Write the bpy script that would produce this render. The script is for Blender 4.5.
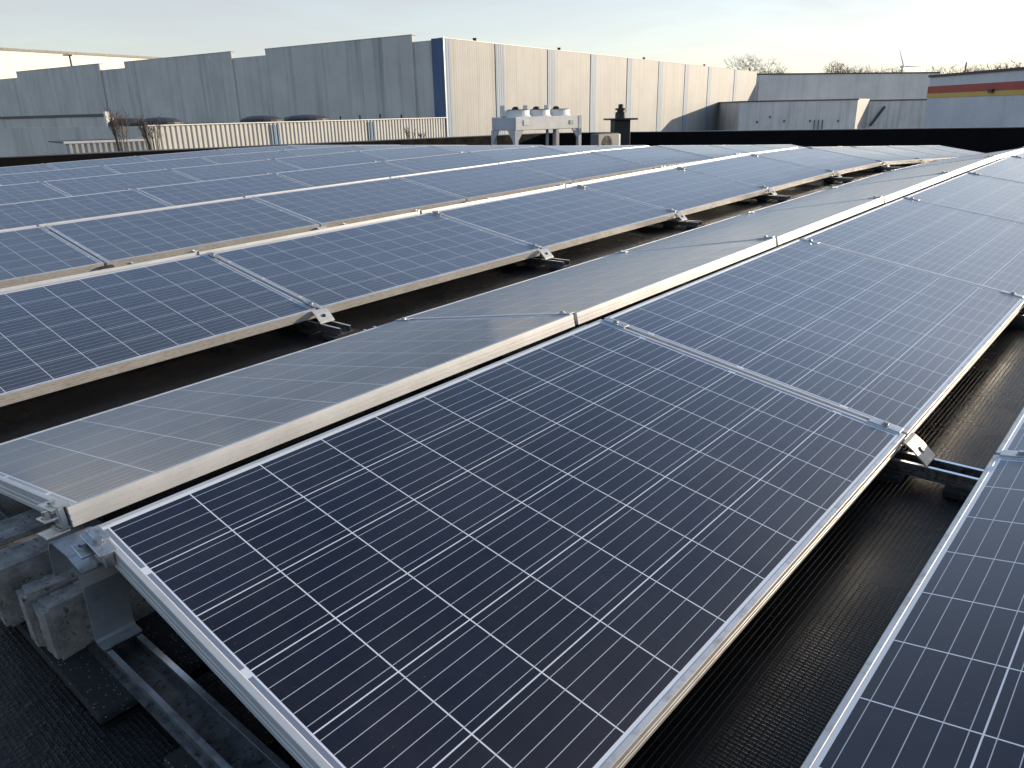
import bpy, bmesh, math, random
from mathutils import Vector, Matrix, noise
from math import radians as R, sin, cos, tan, pi, sqrt, atan2

# ------------------------------------------------------------------ clear
for o in list(bpy.data.objects): bpy.data.objects.remove(o)
S = bpy.context.scene
COL = S.collection
random.seed(7)

# ------------------------------------------------------------------ camera
CW = Vector((-0.40877, -1.49083, 0.71841))
CR = Vector((0.659213, -0.751720, -0.018841))
CU = Vector((0.263531, 0.207488, 0.942072))
CF = Vector((0.704265, 0.625992, -0.334881))
FPX = 765.18
cam = bpy.data.cameras.new('camera'); cam_o = bpy.data.objects.new('camera', cam); COL.objects.link(cam_o)
mw = Matrix((CR, CU, -CF)).transposed().to_4x4(); mw.translation = CW
cam_o.matrix_world = mw
cam.sensor_width = 36; cam.sensor_fit = 'HORIZONTAL'; cam.lens = 36 * FPX / 1024
cam.clip_start = 0.02; cam.clip_end = 20000
S.camera = cam_o
S.render.resolution_x, S.render.resolution_y = 1024, 768

# ------------------------------------------------------------------ light
SUN_AZ, SUN_EL = -23, 11
sd = Vector((cos(R(SUN_EL)) * cos(R(SUN_AZ)), cos(R(SUN_EL)) * sin(R(SUN_AZ)), sin(R(SUN_EL))))
sl = bpy.data.lights.new('sun', 'SUN'); sl.energy = 2.9; sl.angle = R(0.5); sl.color = (1.0, 0.84, 0.63)
so = bpy.data.objects.new('sun', sl); COL.objects.link(so)
so.rotation_euler = sd.to_track_quat('Z', 'Y').to_euler()
W = bpy.data.worlds.new('World'); S.world = W; W.use_nodes = True
nt = W.node_tree; nt.nodes.clear()
sky = nt.nodes.new('ShaderNodeTexSky'); sky.sky_type = 'NISHITA'; sky.sun_disc = False
sky.sun_elevation = R(SUN_EL); sky.sun_rotation = R(90 - SUN_AZ)
sky.altitude = 20; sky.air_density = 1.0; sky.dust_density = 0.6; sky.ozone_density = 1.7
bg = nt.nodes.new('ShaderNodeBackground'); bg.inputs['Strength'].default_value = 0.15
out = nt.nodes.new('ShaderNodeOutputWorld')
# thin high cloud veils mixed into the sky
tc = nt.nodes.new('ShaderNodeTexCoord'); mp = nt.nodes.new('ShaderNodeMapping')
mp.inputs['Scale'].default_value = (1.3, 1.3, 9.0)
nz = nt.nodes.new('ShaderNodeTexNoise'); nz.inputs['Scale'].default_value = 2.2
nz.inputs['Detail'].default_value = 6; nz.inputs['Roughness'].default_value = 0.55; nz.inputs['Distortion'].default_value = 0.6
rp = nt.nodes.new('ShaderNodeValToRGB'); rp.color_ramp.elements[0].position = 0.36; rp.color_ramp.elements[1].position = 0.70
rp.color_ramp.elements[0].color = (0.60, 0.60, 0.60, 1); rp.color_ramp.elements[1].color = (0.86, 0.86, 0.86, 1)
mx = nt.nodes.new('ShaderNodeMix'); mx.data_type = 'RGBA'
bw = nt.nodes.new('ShaderNodeRGBToBW')
mul = nt.nodes.new('ShaderNodeMix'); mul.data_type = 'RGBA'; mul.blend_type = 'MULTIPLY'; mul.inputs[0].default_value = 1
mul.inputs[7].default_value = (1.09, 1.06, 1.03, 1)
L = nt.links.new
L(tc.outputs['Generated'], mp.inputs[0]); L(mp.outputs[0], nz.inputs['Vector']); L(nz.outputs[0], rp.inputs[0])
hv = nt.nodes.new('ShaderNodeMix'); hv.data_type = 'RGBA'; hv.inputs[0].default_value = .15; hv.inputs[6].default_value = (1.84, 1.95, 2.04, 1)
L(sky.outputs[0], bw.inputs[0]); L(bw.outputs[0], hv.inputs[7]); L(hv.outputs[2], mul.inputs[6])
# the veil thins out towards the zenith
sx = nt.nodes.new('ShaderNodeSeparateXYZ'); L(tc.outputs['Generated'], sx.inputs[0])
mr_ = nt.nodes.new('ShaderNodeMapRange'); mr_.interpolation_type = 'SMOOTHSTEP'
mr_.inputs['From Min'].default_value = .10; mr_.inputs['From Max'].default_value = .50; mr_.inputs['To Min'].default_value = 1; mr_.inputs['To Max'].default_value = .12
L(sx.outputs[2], mr_.inputs[0])
vf = nt.nodes.new('ShaderNodeMath'); vf.operation = 'MULTIPLY'; L(rp.outputs[0], vf.inputs[0]); L(mr_.outputs[0], vf.inputs[1])
L(vf.outputs[0], mx.inputs[0]); L(sky.outputs[0], mx.inputs[6]); L(mul.outputs[2], mx.inputs[7])
tnt = nt.nodes.new('ShaderNodeMix'); tnt.data_type = 'RGBA'; tnt.blend_type = 'MULTIPLY'; tnt.inputs[0].default_value = 1; tnt.inputs[7].default_value = (.985, .965, 1.0, 1)
L(mx.outputs[2], tnt.inputs[6]); L(tnt.outputs[2], bg.inputs[0]); L(bg.outputs[0], out.inputs[0])
vs = S.view_settings
vs.view_transform = 'Standard'; vs.look = 'None'; vs.exposure = 0.95; vs.gamma = 1; vs.use_curve_mapping = False

# ------------------------------------------------------------------ helpers
MR = Matrix(((0.9994024770, 0.0003524072, -0.0345624757, 0), (0, 0.9999480224, 0.0101957082, 0),
             (0.0345642723, -0.0101896160, 0.9993505305, 0), (0, 0, 0, 1)))      # roof fall: array frame -> world

def tag(o, label=None, cat=None, group=None, kind=None):
    if label: o['label'] = label
    if cat: o['category'] = cat
    if group: o['group'] = group
    if kind: o['kind'] = kind
    return o

def empty(name, mtx, label, cat, group=None):
    o = bpy.data.objects.new(name, None); COL.objects.link(o); o.matrix_world = mtx
    o.empty_display_size = 0.1
    return tag(o, label, cat, group)

def ray(px, py): return CF + CR * ((px - 512) / FPX) - CU * ((py - 384) / FPX)
def at_depth(px, py, d): return CW + ray(px, py) * d
def at_z(px, py, z):
    d = ray(px, py); return CW + d * ((z - CW.z) / d.z)
def on_wall(px, py, A, B):
    n = Vector((-(B.y - A.y), B.x - A.x)); d = ray(px, py)
    s = (n.x * (A.x - CW.x) + n.y * (A.y - CW.y)) / (n.x * d.x + n.y * d.y)
    return CW + d * s

class MB:
    """collects shapes into ONE mesh"""
    def __init__(s): s.bm = bmesh.new()
    def box(s, lo, hi, mtx=None, bevel=0):
        vs_ = [s.bm.verts.new((x, y, z)) for x in (lo[0], hi[0]) for y in (lo[1], hi[1]) for z in (lo[2], hi[2])]
        fs = [s.bm.faces.new([vs_[i] for i in q]) for q in ((0,1,3,2),(4,6,7,5),(0,4,5,1),(2,3,7,6),(0,2,6,4),(1,5,7,3))]
        if mtx is not None:
            for v in vs_: v.co = mtx @ v.co
        if bevel:
            es = list({e for f in fs for e in f.edges})
            bmesh.ops.bevel(s.bm, geom=es, offset=bevel, segments=1, affect='EDGES')
        return s
    def tube(s, a, b, ra, rb=None, n=8, cap=True):
        a, b = Vector(a), Vector(b); rb = ra if rb is None else rb
        d = (b - a).normalized(); q = d.to_track_quat('Z', 'Y').to_matrix()
        r1, r2 = [], []
        for i in range(n):
            t = 2 * pi * i / n; e = q @ Vector((cos(t), sin(t), 0))
            r1.append(s.bm.verts.new(a + e * ra)); r2.append(s.bm.verts.new(b + e * rb))
        for i in range(n): s.bm.faces.new((r1[i], r1[(i+1) % n], r2[(i+1) % n], r2[i]))
        if cap and ra > 1e-5: s.bm.faces.new(r1[::-1])
        if cap and rb > 1e-5: s.bm.faces.new(r2)
        return s
    def prism(s, pts, ext):
        """closed polygon pts (3D) extruded by vector ext"""
        ext = Vector(ext)
        a = [s.bm.verts.new(Vector(p)) for p in pts]; b = [s.bm.verts.new(Vector(p) + ext) for p in pts]
        n = len(pts)
        for i in range(n): s.bm.faces.new((a[i], a[(i+1) % n], b[(i+1) % n], b[i]))
        s.bm.faces.new(a[::-1]); s.bm.faces.new(b)
        return s
    def lathe(s, prof, n=24, c=(0, 0, 0)):
        c = Vector(c); rings = []
        for r, z in prof:
            rings.append([s.bm.verts.new(c + Vector((max(r, 1e-4) * cos(2*pi*i/n), max(r, 1e-4) * sin(2*pi*i/n), z))) for i in range(n)])
        for p, q in zip(rings, rings[1:]):
            for i in range(n): s.bm.faces.new((p[i], p[(i+1) % n], q[(i+1) % n], q[i]))
        s.bm.faces.new(rings[0][::-1]); s.bm.faces.new(rings[-1])
        return s
    def mesh(s, name, mat, smooth=False):
        bmesh.ops.recalc_face_normals(s.bm, faces=s.bm.faces)
        me = bpy.data.meshes.new(name); s.bm.to_mesh(me); s.bm.free()
        me.materials.append(mat)
        if smooth:
            for p in me.polygons: p.use_smooth = True
        return me
    def build(s, name, mat, parent=None, smooth=False, mtx=None):
        o = bpy.data.objects.new(name, s.mesh(name, mat, smooth)); COL.objects.link(o)
        if parent is not None: o.parent = parent
        if mtx is not None:
            if parent is None: o.matrix_world = mtx
            else: o.matrix_local = mtx
        return o

def link_mesh(name, me, parent=None, mtx=None):
    o = bpy.data.objects.new(name, me); COL.objects.link(o)
    if parent is not None: o.parent = parent
    if mtx is not None: o.matrix_local = mtx
    return o

def copy_tree(o, parent=None):
    c = o.copy(); COL.objects.link(c)
    if parent is not None: c.parent = parent
    for ch in list(o.children): copy_tree(ch, c)
    return c

# ------------------------------------------------------------------ materials
class NT:
    def __init__(s, name):
        s.m = bpy.data.materials.new(name); s.m.use_nodes = True
        s.t = s.m.node_tree; s.b = s.t.nodes['Principled BSDF']
    def n(s, kind, **kw):
        x = s.t.nodes.new(kind)
        for k, v in kw.items(): setattr(x, k, v)
        return x
    def put(s, inp, v):
        if isinstance(v, (int, float)): inp.default_value = v
        elif isinstance(v, tuple): inp.default_value = v if len(v) == len(inp.default_value) else v + (1,)
        else: s.t.links.new(v, inp)
    def math(s, op, a, b=None, c=None, clamp=False):
        x = s.n('ShaderNodeMath', operation=op, use_clamp=clamp); s.put(x.inputs[0], a)
        if b is not None: s.put(x.inputs[1], b)
        if c is not None: s.put(x.inputs[2], c)
        return x.outputs[0]
    def mix(s, f, a, b, mode='MIX'):
        x = s.n('ShaderNodeMix', data_type='RGBA', blend_type=mode)
        s.put(x.inputs[0], f); s.put(x.inputs[6], a); s.put(x.inputs[7], b); return x.outputs[2]
    def ramp(s, f, p0, p1, c0=(0,0,0,1), c1=(1,1,1,1)):
        x = s.n('ShaderNodeValToRGB'); e = x.color_ramp.elements
        e[0].position, e[1].position, e[0].color, e[1].color = p0, p1, c0, c1
        s.put(x.inputs[0], f); return x.outputs[0]
    def obj(s, scale=(1,1,1), rot=(0,0,0)):
        tc = s.n('ShaderNodeTexCoord'); mp = s.n('ShaderNodeMapping')
        mp.inputs['Scale'].default_value = scale; mp.inputs['Rotation'].default_value = rot
        s.t.links.new(tc.outputs['Object'], mp.inputs[0]); return mp.outputs[0]
    def noise(s, vec, scale, detail=4, rough=.55):
        x = s.n('ShaderNodeTexNoise'); x.inputs['Scale'].default_value = scale
        x.inputs['Detail'].default_value = detail; x.inputs['Roughness'].default_value = rough
        s.t.links.new(vec, x.inputs['Vector']); return x.outputs[0]
    def xyz(s, vec):
        x = s.n('ShaderNodeSeparateXYZ'); s.t.links.new(vec, x.inputs[0]); return x.outputs
    def bump(s, h, strength, dist):
        x = s.n('ShaderNodeBump'); x.inputs['Strength'].default_value = strength; x.inputs['Distance'].default_value = dist
        s.t.links.new(h, x.inputs['Height']); s.t.links.new(x.outputs[0], s.b.inputs['Normal'])
    def set(s, **kw):
        for k, v in kw.items(): s.put(s.b.inputs[k.replace('_', ' ')], v)
        return s

def simple(name, col, rough=.6, metal=0, var=.25, scale=6, dirt=None):
    t = NT(name); v = t.obj()
    nz = t.noise(v, scale, 5)
    dark = tuple(c * (1 - var) for c in col); lite = tuple(min(1, c * (1 + var * .6)) for c in col)
    c = t.ramp(nz, .3, .7, dark + (1,), lite + (1,))
    if dirt:
        d = t.ramp(t.noise(v, scale * 3.1, 6, .7), .52, .68)
        c = t.mix(t.math('MULTIPLY', d, dirt[1]), c, dirt[0] + (1,))
    t.set(Base_Color=c, Metallic=metal, Roughness=t.ramp(t.noise(v, scale * 2, 3), .3, .7, (rough*.8,)*3+(1,), (min(1, rough*1.2),)*3+(1,)))
    return t.m

def make_glass():
    t = NT('solar_glass'); v = t.obj(); x, y, z = t.xyz(v)[:]
    PX, PY = .1603, .159
    u = t.math('DIVIDE', t.math('ADD', x, 5 * PX), PX); w = t.math('DIVIDE', t.math('ADD', y, 3 * PY), PY)
    def edge(c):   # distance (in cells) to the nearest cell boundary
        return t.math('ABSOLUTE', t.math('SUBTRACT', c, t.math('ROUND', c)))
    gx = t.math('LESS_THAN', edge(u), .0078); gy = t.math('LESS_THAN', edge(w), .0078)
    inx = t.math('LESS_THAN', t.math('ABSOLUTE', x), 5 * PX - .001); iny = t.math('LESS_THAN', t.math('ABSOLUTE', y), 3 * PY - .001)
    inside = t.math('MULTIPLY', inx, iny)
    cell = t.math('MULTIPLY', inside, t.math('MULTIPLY', t.math('SUBTRACT', 1, gx), t.math('SUBTRACT', 1, gy)))
    # five busbars along the long side of every cell
    b5 = t.math('MULTIPLY', w, 5); bb = t.math('ABSOLUTE', t.math('SUBTRACT', t.math('FRACT', b5), .5))
    bus = t.math('LESS_THAN', bb, .021)
    vor = t.n('ShaderNodeTexVoronoi', feature='F1'); vor.inputs['Scale'].default_value = 75; t.put(vor.inputs['Vector'], v)
    hv = t.n('ShaderNodeSeparateColor'); t.put(hv.inputs[0], vor.outputs['Color'])
    # a tone of its own for every cell
    wn = t.n('ShaderNodeTexWhiteNoise', noise_dimensions='3D'); cmb = t.n('ShaderNodeCombineXYZ')
    oi = t.n('ShaderNodeObjectInfo')
    t.put(cmb.inputs[0], t.math('FLOOR', u)); t.put(cmb.inputs[1], t.math('FLOOR', w)); t.put(cmb.inputs[2], t.math('MULTIPLY', oi.outputs['Random'], 77))
    t.put(wn.inputs['Vector'], cmb.outputs[0])
    tone = t.math('ADD', t.math('MULTIPLY', hv.outputs[0], .35), t.math('MULTIPLY', wn.outputs[0], .65))
    ccol = t.ramp(tone, 0, 1, (.0028, .0054, .0165, 1), (.0055, .0100, .0280, 1))
    col = t.mix(cell, (.80, .81, .82, 1), ccol)
    busm = t.math('MULTIPLY', bus, inside)
    col = t.mix(t.math('MULTIPLY', busm, .9), col, (.60, .62, .65, 1))
    # grey collector ribbons at both ends, broken every second string
    ex = t.math('ABSOLUTE', x)
    r1 = t.math('MULTIPLY', t.math('GREATER_THAN', ex, .8035), t.math('LESS_THAN', ex, .8120))
    w2 = t.math('DIVIDE', t.math('ADD', w, 1), 2)
    rr = t.math('MULTIPLY', r1, t.math('GREATER_THAN', edge(w2), .035))
    rr = t.math('MULTIPLY', rr, iny)
    col = t.mix(rr, col, (.20, .235, .30, 1))
    # dust film, thicker towards the lower edge and in run-off streaks
    oj = t.n('ShaderNodeVectorMath', operation='ADD'); sc = t.n('ShaderNodeVectorMath', operation='SCALE')
    cb2 = t.n('ShaderNodeCombineXYZ'); t.put(cb2.inputs[0], oi.outputs['Random']); t.put(cb2.inputs[1], oi.outputs['Random'])
    t.put(sc.inputs[0], cb2.outputs[0]); sc.inputs['Scale'].default_value = 37
    t.put(oj.inputs[0], v); t.put(oj.inputs[1], sc.outputs[0]); dv = oj.outputs[0]
    d1 = t.ramp(t.noise(dv, 3.5, 6, .6), .35, .75); 
    low = t.math('POWER', t.math('SUBTRACT', .5, t.math('MULTIPLY', y, 1.0), clamp=True), 3.0)
    ms = t.n('ShaderNodeMapping'); ms.inputs['Scale'].default_value = (22, 1.2, 1); t.put(ms.inputs[0], dv)
    st = t.ramp(t.noise(ms.outputs[0], 1.0, 4, .6), .5, .8)
    sp = t.math('GREATER_THAN', t.noise(dv, 120, 2, .5), .725)
    dust = t.math('ADD', t.math('MULTIPLY', d1, .035), t.math('ADD', t.math('MULTIPLY', low, .05), t.math('MULTIPLY', st, .018)))
    dust = t.math('ADD', dust, t.math('MULTIPLY', sp, .06))
    dust = t.math('ADD', dust, .006)
    sv = t.n('ShaderNodeTexVoronoi', feature='F1'); sv.inputs['Scale'].default_value = 5.5; t.put(sv.inputs['Vector'], dv)
    sh = t.n('ShaderNodeSeparateColor'); t.put(sh.inputs[0], sv.outputs['Color'])
    smr = t.math('MULTIPLY', t.ramp(t.math('ADD', sv.outputs['Distance'], t.math('MULTIPLY', t.noise(dv, 60, 3), .12)), .10, .16, (1,1,1,1), (0,0,0,1)), t.math('GREATER_THAN', sh.outputs[0], .80))
    dust = t.math('ADD', dust, t.math('MULTIPLY', smr, .10))
    col = t.mix(dust, col, (.42, .37, .31, 1))
    rough = t.math('ADD', .12, t.math('ADD', t.math('MULTIPLY', d1, .10), t.math('MULTIPLY', low, .25)))
    t.set(Base_Color=col, Roughness=rough, IOR=1.27)
    t.bump(t.noise(v, 900, 1), .02, .0004)
    gl = t.n('ShaderNodeBsdfGlossy'); gl.inputs['Roughness'].default_value = .43; gl.inputs['Color'].default_value = (.92, .95, 1, 1)
    ms_ = t.n('ShaderNodeMixShader'); ou = t.t.nodes['Material Output']
    fz_ = t.n('ShaderNodeFresnel'); fz_.inputs['IOR'].default_value = 1.40
    t.put(ms_.inputs[0], t.math('MINIMUM', t.math('MULTIPLY', t.math('SUBTRACT', fz_.outputs[0], .03, clamp=True), t.math('ADD', 1.5, t.math('MULTIPLY', dust, 3.0))), t.math('ADD', .18, dust)))
    t.put(ms_.inputs[1], t.b.outputs[0]); t.put(ms_.inputs[2], gl.outputs[0]); t.put(ou.inputs[0], ms_.outputs[0])
    return t.m

def make_frame():
    t = NT('anodised_frame'); v = t.obj()
    n1 = t.noise(v, 7, 5); 
    col = t.ramp(n1, .3, .75, (.56, .55, .535, 1), (.68, .67, .655, 1))
    dirt = t.ramp(t.noise(t.obj((6, 6, 18)), 5, 6, .7), .50, .72)
    x, y, z = t.xyz(v)[:]
    lowedge = t.math('LESS_THAN', y, -.44); face = t.math('LESS_THAN', y, -.4935)
    col = t.mix(t.math('MULTIPLY', dirt, t.math('ADD', .16, t.math('MULTIPLY', lowedge, .45))), col, (.20, .165, .12, 1))
    col = t.mix(t.math('MULTIPLY', face, t.ramp(t.noise(t.obj((3, 3, 3)), 4, 6, .65), .25, .75, (.15,.15,.15,1), (.60,.60,.60,1))), col, (.34, .30, .24, 1))
    t.set(Base_Color=col, Metallic=.35, Roughness=.42)
    return t.m

def make_membrane():
    t = NT('ribbed_bitumen_membrane'); v = t.obj(); x, y, z = t.xyz(v)[:]
    # long ribs every 23 mm, weaker cross grooves every 14 mm
    fy = t.math('ABSOLUTE', t.math('SUBTRACT', t.math('FRACT', t.math('DIVIDE', y, .012)), .5))
    rib = t.ramp(fy, .39, .48)
    fx = t.math('ABSOLUTE', t.math('SUBTRACT', t.math('FRACT', t.math('DIVIDE', x, .009)), .5))
    cr = t.ramp(fx, .25, .5)
    fine = t.noise(v, 160, 3, .6)
    h = t.math('ADD', t.math('MULTIPLY', rib, 1.0), t.math('ADD', t.math('MULTIPLY', cr, .22), t.math('MULTIPLY', fine, .22)))
    big = t.noise(v, 1.6, 6, .62)
    lump = t.ramp(t.noise(t.obj((1, 1, 1), (.3, .1, 0)), 26, 5, .7), .45, .8)
    h = t.math('ADD', h, t.math('MULTIPLY', lump, t.math('MULTIPLY', t.ramp(t.noise(v, 1.1, 3), .45, .6), 1.6)))
    c = t.ramp(big, .35, .7, (.004, .004, .0045, 1), (.010, .0097, .0095, 1))
    silt = t.ramp(t.noise(v, 4.5, 7, .7), .55, .75)
    c = t.mix(t.math('MULTIPLY', silt, .18), c, (.055, .053, .050, 1))
    speck = t.math('GREATER_THAN', t.noise(v, 70, 2, .5), .74)
    c = t.mix(t.math('MULTIPLY', speck, .22), c, (.16, .15, .13, 1))
    t.set(Base_Color=c, Roughness=t.ramp(t.noise(v, 2.3, 5), .35, .65, (.20,)*3+(1,), (.48,)*3+(1,)), IOR=1.5)
    t.b.inputs['Specular IOR Level'].default_value = .22
    t.bump(h, .75, .0026)
    return t.m

def cladding(name, col, period, axis_rot=0, streak=(.12, .115, .11), amount=.6, rib=.02, scale=1.0, var=.12, rough=.6):
    """profiled sheet: object x runs along the wall, z is height"""
    t = NT(name); v = t.obj(); x, y, z = t.xyz(v)[:]
    f = t.math('ABSOLUTE', t.math('SUBTRACT', t.math('FRACT', t.math('DIVIDE', x, period)), .5))
    h = t.ramp(f, .18, .32)
    m1 = t.obj((1.7 * scale, 1, .07 * scale)); m2 = t.obj((.35 * scale, 1, .10 * scale))
    s1 = t.ramp(t.noise(m1, 1.0, 6, .65), .47, .72); s2 = t.ramp(t.noise(m2, 1.0, 4, .6), .38, .66)
    c = t.ramp(t.noise(v, .35, 4), .3, .7, tuple(k * (1 - var) for k in col) + (1,), tuple(k * (1 + var * .5) for k in col) + (1,))
    c = t.mix(t.math('MULTIPLY', t.math('MULTIPLY', s1, t.math('ADD', .35, s2)), amount), c, streak + (1,))
    t.set(Base_Color=c, Roughness=rough)
    if rib: t.bump(h, .8, rib)
    return t.m

def concrete(name, col=(.20, .185, .165)):
    t = NT(name); v = t.obj()
    c = t.ramp(t.noise(v, 16, 8, .7), .3, .72, tuple(k * .28 for k in col) + (1,), tuple(k * 1.5 for k in col) + (1,))
    pit = t.ramp(t.noise(v, 62, 3, .6), .60, .70)
    c = t.mix(pit, c, tuple(k * .2 for k in col) + (1,))
    moss = t.ramp(t.noise(v, 9, 4), .55, .7); c = t.mix(t.math('MULTIPLY', moss, .35), c, (.075, .06, .03, 1))
    t.set(Base_Color=c, Roughness=.92)
    t.bump(t.math('SUBTRACT', t.noise(v, 45, 8, .75), t.math('MULTIPLY', pit, .4)), .9, .006)
    return t.m

def rubber_granulate():
    t = NT('rubber_granulate'); v = t.obj()
    vo = t.n('ShaderNodeTexVoronoi', feature='F1'); vo.inputs['Scale'].default_value = 330; t.put(vo.inputs['Vector'], v)
    sc = t.n('ShaderNodeSeparateColor'); t.put(sc.inputs[0], vo.outputs['Color'])
    spk = t.math('MULTIPLY', t.math('GREATER_THAN', sc.outputs[0], .955), t.math('LESS_THAN', vo.outputs['Distance'], .5))
    c = t.mix(spk, (.010, .010, .011, 1), (.24, .24, .23, 1))
    t.set(Base_Color=c, Roughness=.85); t.bump(t.noise(v, 220, 4, .7), .8, .003)
    return t.m

M_glass, M_frame, M_roof = make_glass(), make_frame(), make_membrane()
M_back = simple('white_backsheet', (.62, .62, .62), .6)
M_alu = simple('mill_aluminium', (.58, .57, .55), .36, .85, .2, 14, ((.10, .085, .07), .5))
M_rail = simple('weathered_rail', (.19, .185, .18), .38, .85, .4, 30, ((.012, .011, .010), .95))
M_lip = simple('rail_lip_metal', (.72, .73, .75), .22, .9, .12, 30)
M_steel = simple('bolt_steel', (.45, .44, .43), .3, .9, .2, 40)
M_plate = simple('galvanised_plate', (.42, .43, .44), .42, .7, .2, 9, ((.16, .14, .12), .35))
M_rub = rubber_granulate()
M_conc = concrete('weathered_concrete', (.30, .285, .26))
M_para = simple('black_parapet_felt', (.005, .005, .0055), .8, 0, .35, 1.5)
M_para.node_tree.nodes['Principled BSDF'].inputs['Specular IOR Level'].default_value = .12
M_cop = simple('parapet_coping', (.10, .10, .105), .4, .4, .2, 1)
M_black = simple('black_paint', (.012, .012, .013), .5, 0, .2, 5)
M_white = simple('white_powder_coat', (.72, .71, .68), .45, 0, .10, 2)
M_grey = simple('grey_powder_coat', (.46, .47, .49), .45, 0, .12, 2)
M_dark = simple('dark_grey_metal', (.06, .06, .065), .5, .3, .2, 3)
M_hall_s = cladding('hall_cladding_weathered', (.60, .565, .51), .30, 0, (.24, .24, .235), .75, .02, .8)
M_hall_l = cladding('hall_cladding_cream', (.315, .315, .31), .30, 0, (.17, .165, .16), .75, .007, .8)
M_fas = cladding('annex_cladding_cream', (.52, .51, .48), .62, 0, (.34, .30, .25), .5, 0, 1.0)
M_blue = cladding('blue_cladding', (.20, .275, .36), .30, 0, (.12, .15, .19), .6, .02, 1)
M_blue_d = cladding('deep_blue_cladding', (.07, .125, .23), .30, 0, (.05, .07, .11), .5, .02, 1)
M_far = cladding('far_hall_panels', (.74, .72, .69), 2.4, 0, (.34, .34, .34), .35, .004, .6)
M_low = cladding('rendered_block_wall', (.74, .72, .69), 5.0, 0, (.30, .30, .30), .6, .003, .8)
M_pale = cladding('pale_blue_panels', (.64, .645, .66), 1.2, 0, (.33, .35, .39), .25, .004, .4)
M_cream = cladding('bright_cream_panels', (.80, .76, .66), 1.0, 0, (.6, .55, .47), .2, .004, .4)
M_red = simple('red_band', (.42, .075, .05), .55, 0, .1, .5)
M_yel = simple('yellow_band', (.66, .42, .10), .55, 0, .1, .5)
M_flash = simple('pale_flashing', (.36, .42, .48), .4, .2, .1, 2)
M_rooff = simple('grey_roof_felt', (.075, .075, .08), .8, 0, .3, .6)
M_vent = simple('grey_vent', (.16, .16, .165), .6, 0, .3, 3)
M_dome = simple('smoked_dome', (.045, .043, .042), .55, 0, .2, 1)
M_bark = simple('bare_twigs', (.16, .12, .085), .9, 0, .3, 3)
M_shrub = simple('brown_twigs', (.17, .125, .09), .9, 0, .3, 3)
M_leaf = simple('rusty_leaves', (.20, .12, .06), .8, 0, .4, 3)
M_turb = simple('turbine_white', (.75, .75, .75), .5, 0, .05, 1)

# ground with a sheet to the horizon
tg = NT('winter_ground'); vg = tg.obj()
tg.set(Base_Color=tg.ramp(tg.noise(vg, .02, 8, .6), .35, .65, (.045, .055, .025, 1), (.12, .11, .085, 1)), Roughness=.95)
GZ = -8.6
g = MB(); g.box((-6000, -6000, GZ - 2), (6000, 6000, GZ)); tag(g.build('ground', tg.m), kind='structure')

# ------------------------------------------------------------------ array geometry (array frame)
Wp, Lm, Hf = .99, 1.65, .042
T, RG, LP, D0 = R(10.0), .058, 1.6702, 2.2792
LW = 1.65
ROOF = -.29
XC = 6 * LP                       # crest of the roof
def zc(x):
    if x < 0: return 0
    if x <= XC: return -.000683 * x * x - .03 * max(0, (x - 5 * LP) / LP)
    return zc(XC) - .0735 * (x - XC)
def slope(x0, x1): return atan2(zc(x1) - zc(x0), x1 - x0)
ROWS = {'Z': (-D0, .034, -.079), 'A': (0, 0, 0), 'B': (2.569, -.007, -.05), 'C': (4.779, .009, -.128),
        'D': (6.99, 0, -.17), 'E': (9.62, 0, -.19), 'F': (11.95, 0, -.18), 'G': (14.30, 0, -.22)}

# roof membrane: follows the fall and crest, far edges meet the parapets
PA = at_z(-160, 164, CW.z - .80); PB = at_z(545, 133, CW.z - .80); PC = at_z(1024, 127, CW.z - .80)
PC2 = PB + (PC - PB) * 2.4
MRi = MR.inverted()
def in_roof(p):      # p world: inside both parapet lines
    def side(a, b): return (b.x - a.x) * (p.y - a.y) - (b.y - a.y) * (p.x - a.x)
    return side(PA, PB) < 0 and side(PB, PC) < 0
bm = bmesh.new()
xs = [-9, -6, -4, -2, 0] + [i * LP for i in range(1, 7)] + [12 + 2.0 * i for i in range(16)]
ys = [-14, -9, -6, -4, -2, 0, 2, 4, 6, 8, 11, 14, 17, 20, 23, 27]
gv = {}
for i, x in enumerate(xs):
    for j, y in enumerate(ys): gv[i, j] = bm.verts.new((x, y, ROOF + zc(x)))
for i in range(len(xs) - 1):
    for j in range(len(ys) - 1): bm.faces.new((gv[i, j], gv[i+1, j], gv[i+1, j+1], gv[i, j+1]))
# cut at the parapets
for a, b in ((PA, PB), (PB, PC)):
    al, bl = MRi @ a, MRi @ b
    d = (bl - al); n = Vector((-d.y, d.x, 0)).normalized()
    bmesh.ops.bisect_plane(bm, geom=bm.verts[:] + bm.edges[:] + bm.faces[:], plane_co=al, plane_no=n, clear_outer=True)
bmesh.ops.recalc_face_normals(bm, faces=bm.faces)
me = bpy.data.meshes.new('roof_membrane'); bm.to_mesh(me); bm.free(); me.materials.append(M_roof)
ro = bpy.data.objects.new('roof_membrane', me); COL.objects.link(ro); ro.matrix_world = MR
tag(ro, kind='structure')
if me.polygons[0].normal.z < 0: me.flip_normals()

def wall_frame(a, b):
    """object frame standing on a wall line: x along the wall, y to the left of a->b, z up; origin at a, z=0"""
    d = Vector((b.x - a.x, b.y - a.y, 0)).normalized()
    m = Matrix((d, Vector((-d.y, d.x, 0)), Vector((0, 0, 1)))).transposed().to_4x4(); m.translation = (a.x, a.y, 0)
    return m
def wlen(a, b): return sqrt((b.x - a.x) ** 2 + (b.y - a.y) ** 2)

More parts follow.
